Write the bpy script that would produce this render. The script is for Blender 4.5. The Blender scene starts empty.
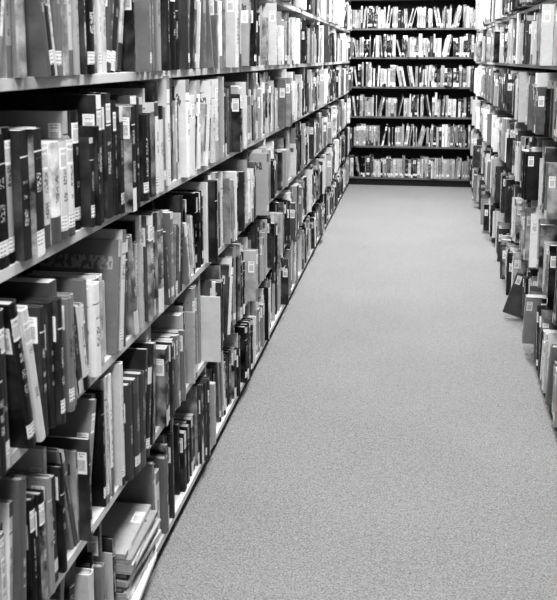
import bpy, math, random
from mathutils import Vector, Matrix
sc=bpy.context.scene
try:
    sc.view_settings.view_transform='Standard'; sc.view_settings.look='None'
    sc.view_settings.exposure=0.0; sc.view_settings.gamma=1.0
except Exception as e: print(e)
try: sc.view_settings.look='High Contrast'
except Exception as e: print('look',e)

# ------------------------------------------------------------------ node helpers
class NB:
    def __init__(s,name):
        m=bpy.data.materials.new(name); m.use_nodes=True; s.m=m
        s.nt=m.node_tree; s.b=s.nt.nodes['Principled BSDF']
    def n(s,t,**k):
        x=s.nt.nodes.new(t)
        for a,b in k.items(): setattr(x,a,b)
        return x
    def put(s,sock,v):
        if isinstance(v,(int,float)): sock.default_value=v
        elif isinstance(v,tuple): sock.default_value=v
        else: s.nt.links.new(v,sock)
    def M(s,op,a,b=None,c=None):
        x=s.n('ShaderNodeMath',operation=op)
        s.put(x.inputs[0],a)
        if b is not None: s.put(x.inputs[1],b)
        if c is not None: s.put(x.inputs[2],c)
        return x.outputs[0]
    def mul(s,*a):
        r=a[0]
        for q in a[1:]: r=s.M('MULTIPLY',r,q)
        return r
    def add(s,a,b): return s.M('ADD',a,b)
    def sub(s,a,b): return s.M('SUBTRACT',a,b)
    def div(s,a,b): return s.M('DIVIDE',a,b)
    def gt(s,a,b): return s.M('GREATER_THAN',a,b)
    def lt(s,a,b): return s.M('LESS_THAN',a,b)
    def mix(s,f,a,b):   # a*(1-f)+b*f floats
        return s.add(a,s.mul(f,s.sub(b,a)))
    def vec(s,x,y,z):
        v=s.n('ShaderNodeCombineXYZ')
        for i,q in enumerate((x,y,z)): s.put(v.inputs[i],q)
        return v.outputs[0]
    def noise(s,v,scale=1.0,detail=2.0,rough=.5):
        x=s.n('ShaderNodeTexNoise'); s.put(x.inputs['Vector'],v)
        x.inputs['Scale'].default_value=scale; x.inputs['Detail'].default_value=detail
        x.inputs['Roughness'].default_value=rough
        return x.outputs[0]
    def color(s,g):
        c=s.n('ShaderNodeCombineColor')
        for i in range(3): s.put(c.inputs[i],g)
        s.nt.links.new(c.outputs[0],s.b.inputs['Base Color'])
    def sep(s,v):
        x=s.n('ShaderNodeSeparateXYZ'); s.nt.links.new(v,x.inputs[0]); return x.outputs
    def bump(s,h,st,dist=.01):
        x=s.n('ShaderNodeBump'); x.inputs['Strength'].default_value=st; x.inputs['Distance'].default_value=dist
        s.put(x.inputs['Height'],h); s.nt.links.new(x.outputs[0],s.b.inputs['Normal'])

def cover_mat():
    B=NB('book_cover')
    uvn=B.n('ShaderNodeUVMap'); uvn.uv_map='UVMap'
    u,v,_=B.sep(uvn.outputs[0])
    a1=B.n('ShaderNodeAttribute',attribute_name='bk'); base,acc,seed=B.sep(a1.outputs['Vector'])
    a2=B.n('ShaderNodeAttribute',attribute_name='sz'); t,w,h=B.sep(a2.outputs['Vector'])
    fr=lambda k:B.M('FRACT',B.mul(seed,k))
    r1,r2,r3,r4,r5=fr(7.13),fr(13.7),fr(29.1),fr(53.3),fr(91.7)
    Y=B.mul(v,h)
    uc=B.sub(u,.5); X=B.mul(uc,t)
    spine=B.mul(B.gt(u,-.001),B.lt(u,1.001))
    tt=B.M('MINIMUM',t,.03)
    cs=B.mul(tt,.13)
    # ---- spine picture / tone
    pic=B.noise(B.vec(B.mul(X,30.),B.mul(Y,22.),B.mul(seed,90.)),1,4,.6)
    picf=B.M('MULTIPLY_ADD',pic,4.0,-1.7); picf=B.M('MINIMUM',B.M('MAXIMUM',picf,0.),1.)
    g=B.mix(B.mul(picf,B.gt(r3,.8),.6),base,acc)
    # bands
    g=B.mix(B.mul(B.gt(v,B.add(.8,B.mul(r5,.14))),B.gt(r1,.7)),g,acc)
    g=B.mix(B.mul(B.lt(v,B.add(.08,B.mul(r3,.2))),B.gt(r2,.7)),g,acc)
    ln=B.lt(B.M('ABSOLUTE',B.sub(v,B.add(.74,B.mul(r2,.1)))),.006)
    g=B.mix(B.mul(ln,B.gt(r5,.5)),g,acc)
    # text
    tn=B.noise(B.vec(B.div(X,cs),B.div(Y,B.mul(cs,.8)),B.mul(seed,50.)),1.25,1,.4)
    wn=B.noise(B.vec(.3,B.div(Y,B.mul(tt,.9)),B.mul(seed,70.)),1,0)
    tm=B.mul(B.gt(tn,.5),B.lt(B.M('ABSOLUTE',X),B.mul(tt,B.add(.1,B.mul(r5,.14)))),
             B.gt(v,B.add(.26,B.mul(r1,.2))),B.lt(v,B.add(.6,B.mul(r2,.2))),B.gt(wn,.45))
    txtc=B.mix(B.gt(base,.22),B.M('MAXIMUM',acc,.5),.03)
    g=B.mix(B.mul(tm,.75),g,txtc)
    # spine sticker (bar-code)
    L0=B.mul(h,B.add(.55,B.mul(r4,.22)))
    dy=B.sub(Y,L0)
    inl=B.mul(B.gt(dy,0.),B.lt(dy,.038),B.lt(B.M('ABSOLUTE',X),.0125),B.lt(B.M('ABSOLUTE',uc),.45))
    bars=B.mul(B.gt(B.M('SINE',B.mul(dy,2600.)),-.1),B.gt(dy,.005),B.lt(dy,.025),B.lt(B.M('ABSOLUTE',X),.009))
    lt_=B.mul(B.gt(B.noise(B.vec(B.mul(X,900.),B.mul(Y,500.),seed),1,1),.5),B.gt(dy,.028),B.lt(dy,.034),B.lt(B.M('ABSOLUTE',X),.009))
    lab=B.mix(B.M('MAXIMUM',bars,lt_),.85,.35)
    g=B.mix(B.mul(inl,B.gt(r4,.74)),g,lab)
    # call number label low
    dl=B.sub(Y,.018)
    inc=B.mul(B.gt(dl,0.),B.lt(dl,.024),B.lt(B.M('ABSOLUTE',X),.014))
    ct=B.mul(B.gt(B.noise(B.vec(B.mul(X,600.),B.mul(Y,60.),seed),1,1),.5),B.gt(B.M('SINE',B.mul(dl,1000.)),.2))
    g=B.mix(B.mul(inc,B.lt(r3,.35)),g,B.mix(ct,.82,.3))
    # ---- cover
    du=B.M('MAXIMUM',B.mul(u,-1.),B.sub(u,1.)); D=B.mul(du,w)
    cp=B.noise(B.vec(B.mul(D,16.),B.mul(Y,14.),B.mul(seed,33.)),1,5,.55)
    cf=B.M('MULTIPLY_ADD',cp,4.5,-1.8); cf=B.M('MINIMUM',B.M('MAXIMUM',cf,0.),1.)
    c=B.mix(B.mul(cf,B.add(.1,B.mul(B.gt(r2,.75),.6))),base,acc)
    ttl=B.mul(B.gt(B.noise(B.vec(B.mul(D,110.),B.mul(Y,60.),B.mul(seed,9.)),1,1),.5),
              B.gt(v,.74),B.lt(v,.86),B.gt(D,.012))
    c=B.mix(B.mul(ttl,B.gt(r1,.8),.8),c,txtc)
    dc=B.sub(Y,B.mul(h,B.add(.55,B.mul(r5,.2))))
    inb=B.mul(B.gt(dc,0.),B.lt(dc,.044),B.gt(D,.004),B.lt(D,.028))
    cb=B.mul(B.gt(B.M('SINE',B.mul(dc,2400.)),0.),B.gt(dc,.006),B.lt(dc,.028),B.gt(D,.008),B.lt(D,.024))
    cb2=B.mul(B.gt(B.noise(B.vec(B.mul(D,800.),B.mul(Y,200.),seed),1,1),.5),B.gt(B.M('SINE',B.mul(dc,1300.)),0.),B.gt(dc,.031),B.lt(dc,.041),B.gt(D,.008),B.lt(D,.025))
    c=B.mix(B.mul(inb,B.gt(r4,.5)),c,B.mix(B.M('MAXIMUM',cb,cb2),.85,.25))
    out=B.mix(spine,c,g)
    wear=B.noise(B.vec(B.mul(u,3.),B.mul(Y,40.),seed),1.5,5,.7)
    out=B.mul(out,B.add(.85,B.mul(wear,.3)))
    B.color(out)
    B.put(B.b.inputs['Roughness'],B.add(.22,B.mul(r3,.35)))
    return B.m

def simple(name,g,rough=.5,metal=0.,ns=0,amp=0.,bmp=0.):
    B=NB(name)
    if ns:
        tc=B.n('ShaderNodeTexCoord')
        nz=B.noise(tc.outputs['Object'],ns,4,.6)
        B.color(B.add(g-amp*.5,B.mul(nz,amp)))
        if bmp: B.bump(nz,bmp,.003)
    else:
        B.b.inputs['Base Color'].default_value=(g,g,g,1)
    B.b.inputs['Roughness'].default_value=rough; B.b.inputs['Metallic'].default_value=metal
    return B.m

def pages_mat():
    B=NB('book_pages'); tc=B.n('ShaderNodeTexCoord')
    mp=B.n('ShaderNodeMapping'); B.nt.links.new(tc.outputs['Object'],mp.inputs[0])
    mp.inputs['Scale'].default_value=(900,900,30)
    nz=B.noise(mp.outputs[0],1,1)
    B.color(B.add(.2,B.mul(nz,.4))); B.b.inputs['Roughness'].default_value=.9
    return B.m

def carpet_mat():
    B=NB('carpet_loop_pile'); tc=B.n('ShaderNodeTexCoord'); o=tc.outputs['Object']
    n1=B.noise(o,190,2,.7); n2=B.noise(o,60,3,.6); n3=B.noise(o,2.2,3,.5)
    vv=B.n('ShaderNodeTexVoronoi'); B.put(vv.inputs['Vector'],o); vv.inputs['Scale'].default_value=240
    s=B.add(B.mul(B.sub(n1,.5),1.5),B.mul(B.sub(n2,.5),.35))
    s=B.add(s,B.mul(B.sub(n3,.5),.18))
    g=B.M('MULTIPLY_ADD',s,.29,.285)
    g=B.mul(g,B.sub(1.12,B.mul(vv.outputs[0],.38)))
    B.color(B.M('MAXIMUM',g,.03)); B.b.inputs['Roughness'].default_value=1.
    B.b.inputs['Specular IOR Level'].default_value=.1
    B.bump(B.add(n1,vv.outputs[0]),.6,.004)
    return B.m

MC=cover_mat(); MP=pages_mat()
M_METAL=simple('shelf_painted_metal',.62,.38,0,30,.06)
M_DARK=simple('shelf_dark_metal',.03,.5,0,20,.02)
M_GREY=simple('shelf_grey_metal',.13,.5,0,20,.02)
M_PANEL=simple('shelf_back_panel',.04,.6,0,15,.02)
M_CARPET=carpet_mat()
M_WALL=simple('painted_wall',.5,.9,0,60,.05,.2)
M_CEIL=simple('ceiling_tile',.5,.95,0,120,.12,.4)
M_FIX=simple('lamp_housing_metal',.7,.4,0,20,.03)
BE=NB('lamp_diffuser'); BE.b.inputs['Base Color'].default_value=(.9,.9,.9,1)
BE.b.inputs['Emission Color'].default_value=(1,1,1,1); BE.b.inputs['Emission Strength'].default_value=4
M_EMIT=BE.m

# ------------------------------------------------------------------ book mesh builder
class Books:
    def __init__(s,name,P,flip):
        s.name=name;s.P=P;s.flip=flip
        s.v=[];s.f=[];s.mi=[];s.uv=[];s.bk=[];s.sz=[]
    def book(s,a0,o0,z0,t,w,h,base,acc,seed,hard,theta=0.,T=None):
        c=.0026 if hard else .0009
        c=min(c,t*.2)
        b=min(t*.22,.008) if hard else t*.03
        NA=7
        outer=[(0,-w)];inner=[(c,-w)];us=[-1.]
        for k in range(NA):
            p=math.pi*k/(NA-1)
            outer.append((t/2-math.cos(p)*t/2, b*math.sin(p)))
            inner.append((t/2-math.cos(p)*(t/2-c), b*math.sin(p)-c))
            us.append(k/(NA-1))
        outer.append((t,-w));inner.append((t-c,-w));us.append(2.)
        n=len(outer)
        ct,st=math.cos(theta),math.sin(theta)
        def tr(a,o,z):
            if T is not None: return tuple(T@Vector((a,o,z)))
            if theta>=0: A=a*ct-z*st; Z=a*st+z*ct
            else:
                a_=a-t; A=a_*ct-z*st; Z=a_*st+z*ct
            return s.P(a0+A,o0+o,z0+Z)
        i0=len(s.v)
        for prof in (outer,inner):
            for z in (0,h):
                for (a,o) in prof: s.v.append(tr(a,o,z))
        ob,ot,ib,it=i0,i0+n,i0+2*n,i0+3*n
        def F(idx,uvs,m):
            if s.flip: idx=idx[::-1];uvs=uvs[::-1]
            s.f.append(idx);s.uv.extend(uvs);s.mi.append(m)
            s.bk.extend((base,acc,seed));s.sz.extend((t,w,h))
        for k in range(n-1):
            u0,u1=us[k],us[k+1]
            if k==0: u1=-.002
            if k==n-2: u0=1.002
            F((ob+k+1,ob+k,ot+k,ot+k+1),((u1,0),(u0,0),(u0,1),(u1,1)),0)
            F((ib+k,ib+k+1,it+k+1,it+k),((-.9,.02),)*4,0)
            F((ot+k,it+k,it+k+1,ot+k+1),((-.9,.02),)*4,0)
            F((ob+k,ob+k+1,ib+k+1,ib+k),((-.9,.02),)*4,0)
        F((ob,ib,it,ot),((-.9,.02),)*4,0)
        F((ob+n-1,ot+n-1,it+n-1,ib+n-1),((-.9,.02),)*4,0)
        ins=.0035 if hard else .0004
        j=len(s.v)
        for z in (ins,h-ins):
            for (a,o) in ((c,-w+ins),(c,-c),(t-c,-c),(t-c,-w+ins)): s.v.append(tr(a,o,z))
        q=((0,0),)*4
        F((j+3,j+2,j+1,j),q,1);F((j+4,j+5,j+6,j+7),q,1);F((j,j+4,j+7,j+3),q,1)
    def make(s,parent=None):
        me=bpy.data.meshes.new(s.name); me.from_pydata(s.v,[],s.f)
        me.materials.append(MC);me.materials.append(MP)
        me.polygons.foreach_set('material_index',s.mi)
        uvl=me.uv_layers.new(name='UVMap'); fl=[q for p in s.uv for q in p]
        uvl.data.foreach_set('uv',fl)
        a=me.attributes.new('bk','FLOAT_VECTOR','FACE');a.data.foreach_set('vector',s.bk)
        a=me.attributes.new('sz','FLOAT_VECTOR','FACE');a.data.foreach_set('vector',s.sz)
        me.update()
        ob=bpy.data.objects.new(s.name,me);sc.collection.objects.link(ob)
        if parent: ob.parent=parent
        return ob

LIGHT=0.; TMAX=.85
def tone(R):
    x=R.random()+LIGHT
    if x<.33: return R.uniform(.008,.05)
    if x<.48: return R.uniform(.06,.16)
    if x<.68: return R.uniform(.2,.42)
    return R.uniform(.5,.85)*TMAX/.85
def style(R,tall,big):
    base=tone(R); acc=R.uniform(.5,.85) if base<.3 else R.choice([R.uniform(.01,.08),R.uniform(.1,.3)])
    if R.random()<.2: acc=R.uniform(.1,.4)
    h=R.uniform(*tall)
    if R.random()<big: h=R.uniform(tall[1],tall[1]+.02)
    return dict(base=base,acc=acc,h=h,w=min(.205,max(.11,h*R.uniform(.62,.82))),
                t=R.choice([R.uniform(.007,.016),R.uniform(.012,.024),R.uniform(.022,.04)]),hard=R.random()<.55)

def fill(Bk,R,a,end,z,tall=(.19,.265),big=.1,lean=.12,oj=.012,ob=-.012,series=.25,tmul=1.,maxh=.278,gap_end=.1,bj=.006):
    if R.random()<.35: end-=R.uniform(0,gap_end)
    st=None;run=0
    obase=ob
    while True:
        if run<=0:
            st=style(R,tall,big); run=R.randint(2,5) if R.random()<series else 1
            obase=ob+R.uniform(-oj,oj)
            if R.random()<.14: obase+=R.uniform(.01,.03)
        run-=1
        t=st['t']*tmul*R.uniform(.85,1.15); h=min(maxh,st['h']*R.uniform(.985,1.0)); w=st['w']
        base=min(.85,st['base']*R.uniform(.75,1.25)); acc=st['acc']
        if a+t>end: break
        if R.random()<.04: a+=R.uniform(.004,.022)
        if a+t>end: break
        x=R.random()
        if x<lean and a+.12<end:
            m=R.randint(1,4); th=math.radians(R.uniform(3,15)); left=R.random()<.5
            if left:
                h0=min(maxh-.02,R.uniform(*tall))
                p=a+h0*math.sin(th); k=0
                for q in range(m):
                    s2=style(R,tall,big); t2=min(s2['t'],.025)*tmul
                    if p+t2>end: break
                    Bk.book(p,obase+R.uniform(-.008,.008),z,t2,s2['w'],h0*R.uniform(.93,1.) if q else h0,s2['base'],s2['acc'],R.random(),s2['hard'],th)
                    last=p+t2*math.cos(th); p+=t2/math.cos(th)+.0006; k=1
                if k: a=last+.001
                else: a+=.01
            else:
                first=True;mx=a
                for q in range(m):
                    s2=style(R,tall,big); t2=min(s2['t'],.025)*tmul; h2=min(maxh-.02,s2['h'])
                    if first: piv=a+t2*math.cos(th)
                    else: piv=lastp+t2/math.cos(th)+.0006
                    if piv+h2*math.sin(th)>end: break
                    first=False
                    Bk.book(piv,obase+R.uniform(-.008,.008),z,t2,s2['w'],h2,s2['base'],s2['acc'],R.random(),s2['hard'],-th)
                    lastp=piv; mx=max(mx,piv+h2*math.sin(th))
                a=mx+.002
            continue
        Bk.book(a,obase+R.uniform(-bj,bj),z,t,w,h,base,acc,R.random(),st['hard'])
        a+=t+R.uniform(.0004,.0025)

# ------------------------------------------------------------------ bookcase frame builder
def boxmesh(name,boxes,mats,P,bevel=.0015):
    vs=[];fs=[];mi=[]
    for (a0,a1,o0,o1,z0,z1,m) in boxes:
        i=len(vs)
        for z in (z0,z1):
            for (a,o) in ((a0,o0),(a1,o0),(a1,o1),(a0,o1)): vs.append(P(a,o,z))
        for f in ((0,3,2,1),(4,5,6,7),(0,1,5,4),(1,2,6,5),(2,3,7,6),(3,0,4,7)):
            fs.append(tuple(i+k for k in f));mi.append(m)
    me=bpy.data.meshes.new(name);me.from_pydata(vs,[],fs)
    for m in mats: me.materials.append(m)
    me.polygons.foreach_set('material_index',mi)
    import bmesh
    bm=bmesh.new();bm.from_mesh(me);bmesh.ops.recalc_face_normals(bm,faces=bm.faces);bm.to_mesh(me);bm.free()
    ob=bpy.data.objects.new(name,me);sc.collection.objects.link(ob)
    if bevel:
        b=ob.modifiers.new('bevel','BEVEL');b.width=bevel;b.segments=2;b.limit_method='ANGLE'
    return ob

ZS=[.06,.36,.66,.955,1.24,1.53,1.83]   # side cases
ZB=[.085,.40,.695,.99,1.28,1.56,1.85]  # back case
TH=.02
def bookcase(name,P,a0,nb,bw,depth,mats,ZS):
    bx=[];a1=a0+nb*bw
    for z in ZS:
        bx.append((a0,a1,-depth+.006,0,z-TH,z,0))
    bx.append((a0,a1,-depth,-depth+.005,.0,2.2,2))        # back panel
    bx.append((a0,a1,-depth+.006,-.03,0,ZS[0]-TH-.0005,1))          # kick base
    bx.append((a0-.01,a1+.01,-depth,.005,2.2,2.225,0))      # canopy
    for i in range(nb+1):
        a=a0+i*bw
        bx.append((a-.012,a+.012,-depth+.0055,-depth+.03,0.,2.199,1)) # slotted post at rear
        for z in ZS:
            bx.append((a-.0012,a+.0012,-depth+.03,-.01,z+.0003,z+.16,0))
    bx.append((a0-.02,a0-.0005,-depth,-.001,0,2.199,2)); bx.append((a1+.0005,a1+.02,-depth,-.001,0,2.199,2))
    return boxmesh(name,bx,mats,P)

XL=-.60; XR=.60; YB=8.0; D=.25
PL=lambda a,o,z:(XL+o,a,z)
PR=lambda a,o,z:(XR-o,a,z)
PB=lambda a,o,z:(a,YB-o,z)
BW=.914; A0=-.32
bookcase('library_bookcase',PL,A0,9,BW,D,[M_METAL,M_DARK,M_PANEL],ZS)
bookcase('library_bookcase',PR,A0,9,BW,D,[M_METAL,M_DARK,M_PANEL],ZS)
bookcase('library_bookcase',PB,-.66,1,1.34,D,[M_GREY,M_DARK,M_DARK],ZB)

SY=1.65
R=random.Random(77)
bl=Books('library_books',PL,False)
for zi,z in enumerate(ZS):
    for b in range(9):
        a=A0+b*BW+.004; e=A0+(b+1)*BW-.004
        kw=dict(tall=(.17,.262),maxh=.272,lean=.11,oj=.017,ob=.004 if zi<4 else -.002,tmul=.88,bj=.011,gap_end=.05)
        if b>=4: kw.update(tall=(.165,.25),lean=.12,tmul=.95)
        if zi==0:
            kw.update(ob=-.008,oj=.012)
            if a<SY<e:
                fill(bl,R,a,SY-.115,z,**kw); fill(bl,R,SY+.12,e,z,**kw)
                continue
        fill(bl,R,a,e,z,**kw)
bl.make()
LB=dict(y=3.93)
br=Books('library_books',PR,True)
for zi,z in enumerate(ZS):
    for b in range(9):
        a=A0+b*BW+.004; e=A0+(b+1)*BW-.004
        kw=dict(tall=(.17,.25),maxh=.272,lean=.17,oj=.026,ob=[.05,.05,.055,.06,.045,.035,.03,.015,.0][b],tmul=.9,bj=.013)
        if zi==0 and a<LB['y']<e:
            fill(br,R,a,LB['y']-.03,z,**kw); fill(br,R,LB['y']+.05,e,z,**kw)
            continue
        fill(br,R,a,e,z,**kw)
br.make()
LIGHT=.1; TMAX=.62
bb=Books('library_books',PB,False)
for z in ZB:
    fill(bb,R,-.64,.64,z,tall=(.17,.225),big=.04,maxh=.24,lean=.08,oj=.006,ob=-.01,series=.5,tmul=.75,gap_end=.05)
bb.make()
LIGHT=0.; TMAX=.85

# stack of flat books lying on bottom shelf (left)
ident=lambda a,o,z:(a,o,z)
stk=Books('stacked_books',ident,False)
zc=ZS[0]+.0005
for i in range(10):
    t=[.01,.016,.008,.014,.012,.018,.007,.012,.01,.012][i]; w=R.uniform(.14,.17); h=R.uniform(.185,.212)
    ang=math.radians(R.uniform(-6,6))
    base=[.6,.4,.7,.15,.55,.05,.4,.6,.3,.42][i]
    T=Matrix.Translation((XL+R.uniform(-.014,.022),SY,zc+t))@Matrix.Rotation(ang,4,'Z')@Matrix(((0,1,0,0),(0,0,1,-h/2),(-1,0,0,0),(0,0,0,1)))
    stk.book(0,0,0,t,w,h,base,.12,[.11,.52,.31,.63,.22,.47,.85,.14,.4,.93][i],i in(3,5),0,T)
    zc+=t+.0012
stk.make()

# book on the floor leaning against the right hand case
fb=Books('leaning_book',ident,False)
th=math.radians(17); w=.1
T=Matrix.Translation((XR-.035,LB['y'],.003))@Matrix.Rotation(th,4,'Y')@Matrix.Rotation(math.radians(90),4,'Z')@Matrix.Translation((0,w,0))
fb.book(0,0,0,.014,w,.21,.08,.5,.37,True,0,T)
fb.make()

# ------------------------------------------------------------------ room
idb=lambda a,o,z:(a,o,z)
X0,X1,Y0,Y1,H=-1.9,1.9,-1.6,8.3,2.75
boxmesh('floor',[(X0,X1,Y0,Y1,-.05,0,0)],[M_CARPET],idb,0)
boxmesh('ceiling',[(X0,X1,Y0,Y1,H,H+.05,0)],[M_CEIL],idb,0)
boxmesh('wall_left',[(X0-.1,X0,Y0,Y1,0,H,0)],[M_WALL],idb,0)
boxmesh('wall_right',[(X1,X1+.1,Y0,Y1,0,H,0)],[M_WALL],idb,0)
boxmesh('wall_back',[(X0,X1,Y1,Y1+.1,0,H,0)],[M_WALL],idb,0)
boxmesh('wall_front',[(X0,X1,Y0-.1,Y0,0,H,0)],[M_WALL],idb,0)
for nm,b in (('baseboard_back',(X0,X1,Y1-.012,Y1,0,.09,0)),('baseboard_left',(X0,X0+.012,Y0,Y1-.012,0,.09,0)),('baseboard_right',(X1-.012,X1,Y0,Y1-.012,0,.09,0))):
    boxmesh(nm,[b],[M_DARK],idb,.002)

def lamp(y,energy):
    e=bpy.data.objects.new('fluorescent_ceiling_lamp',None);sc.collection.objects.link(e);e.location=(0,y,H)
    hw,hl=.15,.61
    fr=[(-hw-.02,hw+.02,-hl-.02,-hl,-.07,0,0),(-hw-.02,hw+.02,hl,hl+.02,-.07,0,0),(-hw-.02,-hw,-hl,hl,-.07,0,0),(hw,hw+.02,-hl,hl,-.07,0,0)]
    o=boxmesh('housing',fr,[M_FIX],idb,.001);o.parent=e
    o=boxmesh('diffuser',[(-hw,hw,-hl,hl,-.05,-.045,0)],[M_EMIT],idb,0);o.parent=e
    L=bpy.data.lights.new('tube_light','AREA');L.shape='RECTANGLE';L.size=.3;L.size_y=1.2;L.energy=energy
    l=bpy.data.objects.new('tube_light',L);sc.collection.objects.link(l);l.parent=e;l.location=(0,0,-.075)
for y,en in ((-.2,60),(2.2,40),(4.6,60),(6.7,82)): lamp(y,en)
w=bpy.data.worlds.new('world');sc.world=w;w.use_nodes=True
w.node_tree.nodes['Background'].inputs[0].default_value=(.5,.5,.5,1);w.node_tree.nodes['Background'].inputs[1].default_value=.1

# ------------------------------------------------------------------ camera
f=800.;p=math.radians(7.6)
psi=math.atan(133.5*math.cos(p)/f)
cd=bpy.data.cameras.new('camera');cam=bpy.data.objects.new('camera',cd);sc.collection.objects.link(cam)
cd.sensor_fit='HORIZONTAL';cd.sensor_width=36;cd.lens=f/557*36
cd.shift_y=-(300-(58+f*math.tan(p)))/557
cam.location=(0,0,1.27);cam.rotation_euler=(math.pi/2-p,0,psi)
cd.dof.use_dof=True;cd.dof.focus_distance=3.0;cd.dof.aperture_fstop=13
cd.clip_start=.05
sc.camera=cam
